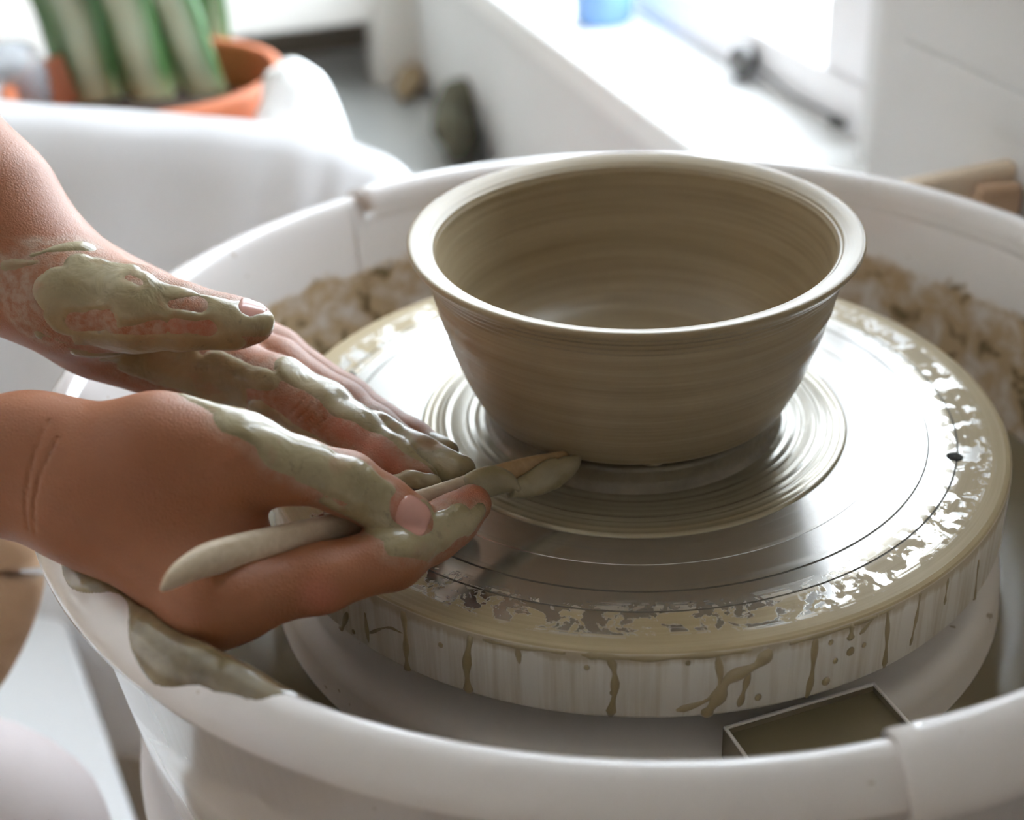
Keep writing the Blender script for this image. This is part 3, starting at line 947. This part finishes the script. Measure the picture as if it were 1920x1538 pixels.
cl = [(868, 916, 20), (895, 908, 28), (925, 902, 29), (948, 905, 22), (966, 918, 10)]
cur = smooth_curve(cl, 20)
cs_ = sweep('clay_lump', [at(x, y, tdep(x) - .0012) for x, y, h in cur], UP, [prm(h, .48) for x, y, h in cur], [.0034] * 20, MAT['wetclay'], tool, 16)


# ------------------------------------------------------------------ hands: one smooth distance field each, turned into a single skin
def caps(P, p0, r0, p1, r1):
    d = p1 - p0
    t = np.clip(((P - p0) @ d) / (d @ d + 1e-12), 0, 1)
    q = P - p0 - t[..., None] * d
    return np.sqrt((q * q).sum(-1)) - (r0 + (r1 - r0) * t)


def smin(a, b, k):
    h = np.clip(.5 + .5 * (b - a) / k, 0, 1)
    return b + (a - b) * h - k * h * (1 - h)


class Hand:
    def __init__(s, palm, fingers, kp=.014, kf=.012, kx=.0012):
        f = lambda L: [(at(*a[:3]), prm(a[3], a[2]), at(*b[:3]), prm(b[3], b[2])) for a, b in L]
        s.palm = f(palm)
        s.fing = [f([(c[i], c[i + 1]) for i in range(len(c) - 1)]) for c in fingers]
        s.kp, s.kf, s.kx = kp, kf, kx

    def sdf(s, P):
        pm = None
        for c in s.palm:
            d = caps(P, *c)
            pm = d if pm is None else smin(pm, d, s.kp)
        out = pm
        for ch in s.fing:
            fd = None
            for c in ch:
                d = caps(P, *c)
                fd = d if fd is None else smin(fd, d, .0045)
            fd = smin(fd, pm, s.kf)
            out = smin(out, fd, s.kx)
        return out

    def mesh(s, h=.0011):
        pts = [c for c in s.palm] + [c for ch in s.fing for c in ch]
        lo = np.min([np.minimum(c[0] - c[1], c[2] - c[3]) for c in pts], 0) - .008
        hi = np.max([np.maximum(c[0] + c[1], c[2] + c[3]) for c in pts], 0) + .008
        B = 12
        nb = np.ceil((hi - lo) / (h * B)).astype(int)
        n = nb * B
        G = np.full(n, .05, np.float32)
        ax = [lo[i] + h * np.arange(n[i]) for i in range(3)]
        bc = np.stack(np.meshgrid(*[lo[i] + h * B * (np.arange(nb[i]) + .5) for i in range(3)], indexing='ij'), -1)
        bd = s.sdf(bc.reshape(-1, 3)).reshape(nb)
        lim = h * B * .9 + .006
        for i, j, k in np.argwhere(np.abs(bd) < lim):
            sl = (slice(i * B, i * B + B), slice(j * B, j * B + B), slice(k * B, k * B + B))
            P = np.stack(np.meshgrid(ax[0][sl[0]], ax[1][sl[1]], ax[2][sl[2]], indexing='ij'), -1)
            G[sl] = s.sdf(P)
        for i, j, k in np.argwhere(bd < -lim):
            G[i * B:i * B + B, j * B:j * B + B, k * B:k * B + B] = -.05
        # surface nets
        S = G < 0
        nx, ny, nz = n - 1
        cnt = np.zeros((nx, ny, nz), np.int8)
        for a in (0, 1):
            for b in (0, 1):
                for c in (0, 1): cnt += S[a:a + nx, b:b + ny, c:c + nz]
        act = (cnt > 0) & (cnt < 8)
        idx = np.argwhere(act)
        ID = np.full(act.shape, -1, np.int64); ID[act] = np.arange(len(idx))
        acc = np.zeros((len(idx), 3)); num = np.zeros(len(idx))
        corners = [(a, b, c) for a in (0, 1) for b in (0, 1) for c in (0, 1)]
        for c0 in corners:
            for axs in range(3):
                if c0[axs]: continue
                c1 = list(c0); c1[axs] = 1
                v0 = G[idx[:, 0] + c0[0], idx[:, 1] + c0[1], idx[:, 2] + c0[2]]
                v1 = G[idx[:, 0] + c1[0], idx[:, 1] + c1[1], idx[:, 2] + c1[2]]
                m = (v0 < 0) != (v1 < 0)
                t = np.where(m, v0 / np.where(m, v0 - v1, 1), 0)
                p = np.array(c0, float)[None] + np.zeros((len(idx), 3)); p[:, axs] += t
                acc += p * m[:, None]; num += m
        V = (idx + acc / num[:, None]) * h + lo
        Q = []
        for axs in range(3):
            o1, o2 = [(1, 2), (2, 0), (0, 1)][axs]
            sl0 = [slice(1, n[i] - 1) for i in range(3)]
            sA = list(sl0); sA[axs] = slice(0, n[axs] - 1)
            sB = list(sl0); sB[axs] = slice(1, n[axs])
            e = np.argwhere(S[tuple(sA)] != S[tuple(sB)])
            for i in range(3):
                if i != axs: e[:, i] += 1
            fl = S[e[:, 0], e[:, 1], e[:, 2]]
            def g(d1, d2):
                q = e.copy(); q[:, o1] -= d1; q[:, o2] -= d2
                return ID[q[:, 0], q[:, 1], q[:, 2]]
            q = np.stack([g(1, 1), g(0, 1), g(0, 0), g(1, 0)], 1)
            q[~fl] = q[~fl][:, ::-1]
            Q.append(q)
        Q = np.vstack(Q); Q = Q[(Q >= 0).all(1)]
        # light smoothing
        E_ = np.vstack([Q[:, [0, 1]], Q[:, [1, 2]], Q[:, [2, 3]], Q[:, [3, 0]]])
        for lam in (.5, -.52, .5, -.52):
            sm = np.zeros_like(V); ct = np.zeros(len(V))
            np.add.at(sm, E_[:, 0], V[E_[:, 1]]); np.add.at(ct, E_[:, 0], 1)
            np.add.at(sm, E_[:, 1], V[E_[:, 0]]); np.add.at(ct, E_[:, 1], 1)
            V = V + lam * (sm / np.maximum(ct, 1)[:, None] - V)
        return V, Q

    def normals(s, V):
        e = .0006
        g = np.stack([s.sdf(V + np.eye(3)[i] * e) - s.sdf(V - np.eye(3)[i] * e) for i in range(3)], 1)
        return g / (np.linalg.norm(g, axis=1)[:, None] + 1e-9)

    def hit(s, px, py):
        d = ray(px, py); d /= np.linalg.norm(d)
        P = CAM + d * .25
        for _ in range(80):
            v = float(s.sdf(P[None])[0])
            P = P + d * v * .8
            if abs(v) < 1e-5: break
        return P, s.normals(P[None])[0]

    def snap(s, P, N):
        P = P + N * .006
        for _ in range(60):
            P = P - N * s.sdf(P)[:, None] * .8
        return P

    def nail(s, name, cx, cy, tx, ty, L, W, mat, parent, th=.0005, tilt=None):
        """plate of length L, width W (m) centred on pixel c, pointing to pixel t"""
        P, N = s.hit(cx, cy)
        if tilt is not None: N = N + tilt; N /= np.linalg.norm(N)
        Tt, _ = s.hit(tx, ty)
        a = Tt - P; a -= N * np.dot(a, N); a /= np.linalg.norm(a); b = np.cross(N, a)
        nu, nv = 16, 14
        R = []
        for i in range(nu):
            u = -1 + 2 * i / (nu - 1)
            w = (1 - abs(u * .985) ** (2.6 if u < 0 else 3.4)) ** .5
            for j in range(nv):
                v = -1 + 2 * j / (nv - 1)
                R.append(P + a * u * L / 2 + b * v * w * W / 2)
        R = np.array(R)
        S_ = s.snap(R, N[None])
        H_ = []
        for i in range(nu):
            for j in range(nv):
                e = 1 - max(abs(-1 + 2 * i / (nu - 1)), abs(-1 + 2 * j / (nv - 1)))
                H_.append(th * min(1, e * 5) + .00005)
        top = S_ + N[None] * np.array(H_)[:, None]
        bot = S_ - N[None] * .0008
        V = np.vstack([top, bot]); off = nu * nv
        F = [(i * nv + j, (i + 1) * nv + j, (i + 1) * nv + j + 1, i * nv + j + 1) for i in range(nu - 1) for j in range(nv - 1)]
        F += [tuple(off + q for q in reversed(f)) for f in F[:]]
        for i in range(nu - 1):
            F += [(i * nv, off + i * nv, off + (i + 1) * nv, (i + 1) * nv), (i * nv + nv - 1, (i + 1) * nv + nv - 1, off + (i + 1) * nv + nv - 1, off + i * nv + nv - 1)]
        for j in range(nv - 1):
            F += [(j, j + 1, off + j + 1, off + j), ((nu - 1) * nv + j, off + (nu - 1) * nv + j, off + (nu - 1) * nv + j + 1, (nu - 1) * nv + j + 1)]
        return fixn(pyobj(name, V, F, mat, parent))


def attr(o, name, vals):
    a = o.data.attributes.new(name, 'FLOAT', 'POINT')
    a.data.foreach_set('value', np.asarray(vals, np.float32))


def region(V, specs, hand, wob=.0025, sc=130, seed=0):
    wob, sc = wob * .8, sc * .75
    """how deep each point lies inside the drawn patches (metres, ragged edge)"""
    m = np.full(len(V), -1.0)
    for a, b in specs:
        p0, p1 = hand.hit(*a[:2])[0], hand.hit(*b[:2])[0]
        r0, r1 = prm(a[2], float((p0 - CAM) @ FW)), prm(b[2], float((p1 - CAM) @ FW))
        m = np.maximum(m, -caps(V, p0, r0, p1, r1))
    return m + wob * (vnoise(V, sc, seed) * .7 + vnoise(V, sc * 2.6, seed + 1) * .4)


def shell(name, V, Q, N, m, th, mat, parent, rough=.35):
    """a coat of wet clay: the part of the skin where m > 0, raised, its edge sunk into the skin"""
    t = np.clip(m / .0022, -1, 1)
    h = np.where(t > 0, np.sqrt(np.clip(t, 0, 1)), t)
    lump = 1 + rough * (vnoise(V, 95, 21) + .6 * vnoise(V, 300, 22))
    d = th * h * np.clip(lump, .35, 2) - .00008
    W = V + N * d[:, None]
    keep = (t[Q] > -.6).any(1)
    q = Q[keep]
    used = np.unique(q)
    mp = np.full(len(V), -1); mp[used] = np.arange(len(used))
    return npobj(name, W[used], mp[q], mat, parent)


person = empty('person', at(-500, 500, .5))
tag(person, 'person seated out of view at the left, bare forearms and clay-covered hands working the bowl', 'person')

# --- right hand: nearer the camera, holds the knife between thumb and index finger
RP = [((-620, 815, .46, 88), (60, 832, .435, 73)), ((-620, 950, .46, 90), (60, 915, .435, 74)),
      ((60, 832, .435, 73), (300, 842, .425, 80)), ((60, 915, .435, 74), (165, 955, .428, 80)),
      ((60, 870, .437, 80), (330, 915, .430, 88)),
      ((165, 960, .428, 80), (398, 1128, .412, 74)), ((200, 920, .435, 88), (420, 1000, .430, 80)),
      ((170, 950, .445, 80), (430, 1090, .434, 70)), ((300, 842, .425, 79), (445, 856, .424, 64))]
RFI = [
    [(300, 842, .425, 79), (455, 852, .4235, 63), (560, 882, .428, 58), (650, 907, .4335, 57), (715, 945, .4385, 51), (768, 970, .4425, 46)],      # thumb
    [(398, 1132, .412, 74), (450, 1120, .415, 68), (600, 1085, .425, 62), (735, 1044, .437, 59), (812, 1000, .449, 50), (848, 976, .455, 45), (884, 946, .461, 38)],  # index
    [(430, 1090, .434, 68), (540, 1070, .450, 58), (640, 1060, .462, 48), (612, 1042, .470, 40), (556, 1026, .468, 34)],                # middle, curled
    [(400, 1060, .452, 62), (500, 1055, .468, 54), (590, 1060, .478, 44), (560, 1045, .483, 38), (510, 1040, .478, 34)],               # ring
    [(360, 1030, .468, 54), (440, 1030, .482, 46), (510, 1050, .490, 38), (490, 1040, .492, 34), (455, 1035, .488, 30)],               # little
]
RH = Hand(RP, RFI)
V, Q = RH.mesh()
N = RH.normals(V)
# wrist creases, thumb knuckle creases
def crease(V, lines, w=.0006):
    c = np.zeros(len(V))
    for L in lines:
        for i in range(len(L) - 1):
            p0, p1 = at(*L[i]), at(*L[i + 1])
            d = p1 - p0
            # distance measured across the viewing surface of the limb
            t = np.clip(((V - p0) @ d) / (d @ d), 0, 1)
            q = V - p0 - t[:, None] * d
            f = FW
            q = q - np.outer(q @ f, f)
            c = np.maximum(c, np.exp(-((q * q).sum(1)) / (w * w)) * np.clip(1 - 3 * np.abs(((V - p0) @ d) / (d @ d) - t), 0, 1))
    return c


CW = crease(V, [[(112, 790, .43), (94, 860, .43), (84, 920, .43), (80, 985, .43)], [(136, 820, .43), (112, 880, .43), (100, 940, .43), (96, 990, .43)],
                [(690, 872, .43), (672, 900, .43), (665, 930, .43)], [(676, 866, .43), (660, 892, .43)]])
V = V - N * (CW * .00040)[:, None]
rh = npobj('hand', V, Q, MAT['skin'], person)
rh['label'] = 'right hand seen from the thumb side, pinching the wooden knife between thumb and index finger'
slipR = [((345, 741, 12), (440, 775, 34)), ((440, 785, 40), (520, 822, 48)), ((520, 830, 50), (600, 860, 46)), ((590, 868, 46), (665, 896, 50)),
         ((660, 900, 46), (715, 930, 40)), ((655, 958, 18), (740, 1000, 22)), ((690, 975, 22), (770, 1006, 24)), ((800, 955, 20), (812, 990, 24)), ((610, 940, 8), (690, 985, 16))]
mt = region(V, slipR, RH, .0022, 110, 1)
mi = region(V, [((800, 1018, 40), (862, 972, 34)), ((735, 1028, 20), (800, 1020, 36)), ((880, 985, 22), (902, 958, 16)), ((820, 990, 22), (848, 950, 10))], RH, .0020, 150, 4)
pad = region(V, [((872, 922, 24), (908, 924, 22))], RH, .001, 170, 7)
m = np.maximum(mt, np.minimum(mi, -pad))
m = np.minimum(m, -region(V, [((760, 952, 34), (790, 975, 30))], RH, .0006, 300, 3))
m = np.where(V[:, 0] > at(300, 740, .42)[0], m, -1)
attr(rh, 'residue', np.clip(m / .005 + .8, 0, 1) * .8)
attr(rh, 'flush', np.clip(region(V, [((600, 1120, 60), (840, 1060, 50)), ((870, 930, 30), (905, 930, 30)), ((740, 950, 50), (780, 970, 40))], RH, .004, 90, 9) / .006, 0, 1))
attr(rh, 'crease', CW)
c_ = shell('wet_clay', V, Q, N, m, .00075, MAT['handclay'], rh)
RH.nail('fingernail', 776, 966, 812, 990, .0130, .0116, MAT['nail'], rh, .0004)

# --- left hand: behind, thumb on top, fingers steadying the knife tip
LP = [((-420, -150, .52, 118), (-20, 386, .498, 112)), ((-20, 386, .498, 112), (50, 500, .495, 104)),
      ((20, 522, .50, 90), (150, 572, .492, 88)), ((60, 500, .497, 104), (180, 560, .50, 84)),
      ((150, 590, .512, 80), (330, 660, .522, 68)), ((60, 500, .51, 90), (300, 590, .535, 66)), ((150, 560, .52, 70), (420, 640, .535, 56)),
      ((190, 640, .512, 58), (350, 690, .520, 56))]
LFI = [
    [(120, 560, .488, 92), (260, 580, .480, 78), (340, 592, .479, 60), (400, 601, .481, 49), (440, 606, .483, 45), (476, 606, .485, 38)],          # thumb
    [(330, 660, .522, 66), (430, 690, .516, 60), (520, 728, .509, 57), (600, 772, .501, 54), (660, 815, .496, 49), (722, 860, .490, 43), (786, 900, .4835, 33)],   # index
    [(400, 640, .536, 58), (520, 688, .527, 52), (640, 764, .515, 48), (700, 808, .508, 45), (780, 858, .4985, 40), (858, 886, .4895, 31)],      # middle
    [(420, 605, .548, 52), (520, 664, .546, 47), (650, 752, .533, 44), (770, 826, .518, 37), (834, 852, .508, 27)],        # ring
    [(400, 640, .566, 46), (520, 715, .566, 40), (620, 790, .553, 37), (690, 835, .540, 33), (740, 866, .530, 27)],        # little
]
LH = Hand(LP, LFI)
V, Q = LH.mesh()
N = LH.normals(V)
cl_ = []
for k in (-26, -9, 7, 24):
    cx_, cy_ = 596 + k * .77, 766 + k * .64
    cl_.append([(cx_ + 15 * .64 + 5, cy_ - 34 * .77 * .9, .50), (cx_ + 9 + k * .12, cy_ - 6, .50), (cx_ - 6 + k * .12, cy_ + 12, .50), (cx_ - 24, cy_ + 34 * .77, .50)])
CL = crease(V, cl_, .00055)
V = V - N * (CL * .00018)[:, None]
lh = npobj('hand', V, Q, MAT['skin'], person)
lh['label'] = 'left hand coated in wet grey slip, thumb raised, fingertips on the knife tip'
slipL = [((150, 500, 34), (235, 506, 26)), ((110, 545, 52), (240, 548, 60)), ((120, 590, 44), (230, 600, 62)), ((240, 570, 66), (345, 590, 58)), ((340, 590, 56), (430, 602, 46)),
         ((430, 600, 44), (495, 602, 34)), ((160, 640, 26), (230, 645, 30)), ((75, 628, 12), (150, 655, 16)), ((140, 662, 12), (215, 664, 16)), ((205, 672, 16), (300, 690, 34)), ((220, 650, 30), (440, 645, 26)), ((250, 680, 30), (330, 680, 50)), ((330, 690, 44), (420, 730, 50)),
         ((400, 690, 34), (505, 712, 20)), ((400, 740, 44), (490, 790, 40)), ((490, 775, 30), (590, 826, 20)), ((590, 828, 20), (690, 878, 14)),
         ((548, 690, 34), (640, 740, 44)), ((640, 742, 46), (720, 800, 46)), ((720, 800, 46), (800, 850, 46)), ((800, 850, 46), (885, 885, 40)),
         ((822, 822, 20), (850, 840, 18)), ((10, 497, 10), (70, 492, 9)), ((60, 480, 6), (160, 462, 12))]
m = region(V, slipL, LH, .0024, 105, 2)
bare = region(V, [((140, 604, 20), (198, 602, 24)), ((205, 620, 10), (300, 612, 13)), ((320, 570, 9), (372, 572, 15)), ((330, 612, 16), (388, 616, 15)), ((462, 576, 15), (500, 577, 12)),
                  ((240, 520, 6), (262, 530, 8)), ((90, 640, 12), (180, 655, 8))], LH, .0016, 150, 5)
m = np.minimum(m, -bare)
res = np.maximum(np.clip(m / .006 + .85, 0, 1), np.clip(region(V, [((-20, 500, 50), (50, 560, 60)), ((30, 590, 50), (100, 640, 30)), ((-10, 440, 14), (90, 462, 22)), ((120, 590, 50), (300, 610, 40))], LH, .004, 80, 8) / .003, 0, 1))
attr(lh, 'residue', res)
attr(lh, 'flush', np.clip(region(V, [((330, 606, 36), (420, 612, 30)), ((440, 570, 30), (500, 575, 24)), ((640, 790, 40), (740, 870, 35))], LH, .003, 90, 3) / .005, 0, 1))
attr(lh, 'crease', CL)
c_ = shell('wet_clay', V, Q, N, m, .0008, MAT['handclay'], lh, .5)
LH.nail('fingernail', 474, 579, 512, 584, .0130, .0100, MAT['nail'], lh, .0004, tilt=np.array([0, .0, .5]))
b_ = blob('clay_lump', tuple(at(775, 902, .4755)), (.0085, .0035, .0035), MAT['wetclay'], lh, .25, 200, 4, 6)

# the knee, at the lower left corner
kp = [at(-420, 1700, .34), at(-150, 1560, .34), at(-10, 1595, .34), at(60, 1760, .355), at(120, 2000, .37)]
kc = smooth_curve(kp, 24)
kn = sweep('trouser_leg', kc, UP, [prm(215, .34)] * 24, [prm(190, .34)] * 24, MAT['trousers'], person, 28)
kn['label'] = 'knee in pale pinkish trousers'
# wooden stool edge at the left
sp = smooth_curve([at(-120, 940, .66), at(-10, 1000, .66), at(25, 1060, .66), at(8, 1150, .66), at(-50, 1260, .66), at(-160, 1380, .66)], 30)
stl = sweep('stool', sp, UP, [prm(58, .66)] * 30, [prm(46, .66)] * 30, MAT['stoolwood'], None, 18)
tag(stl, 'brown curved wooden chair rail at the left edge, below the right wrist', 'chair')
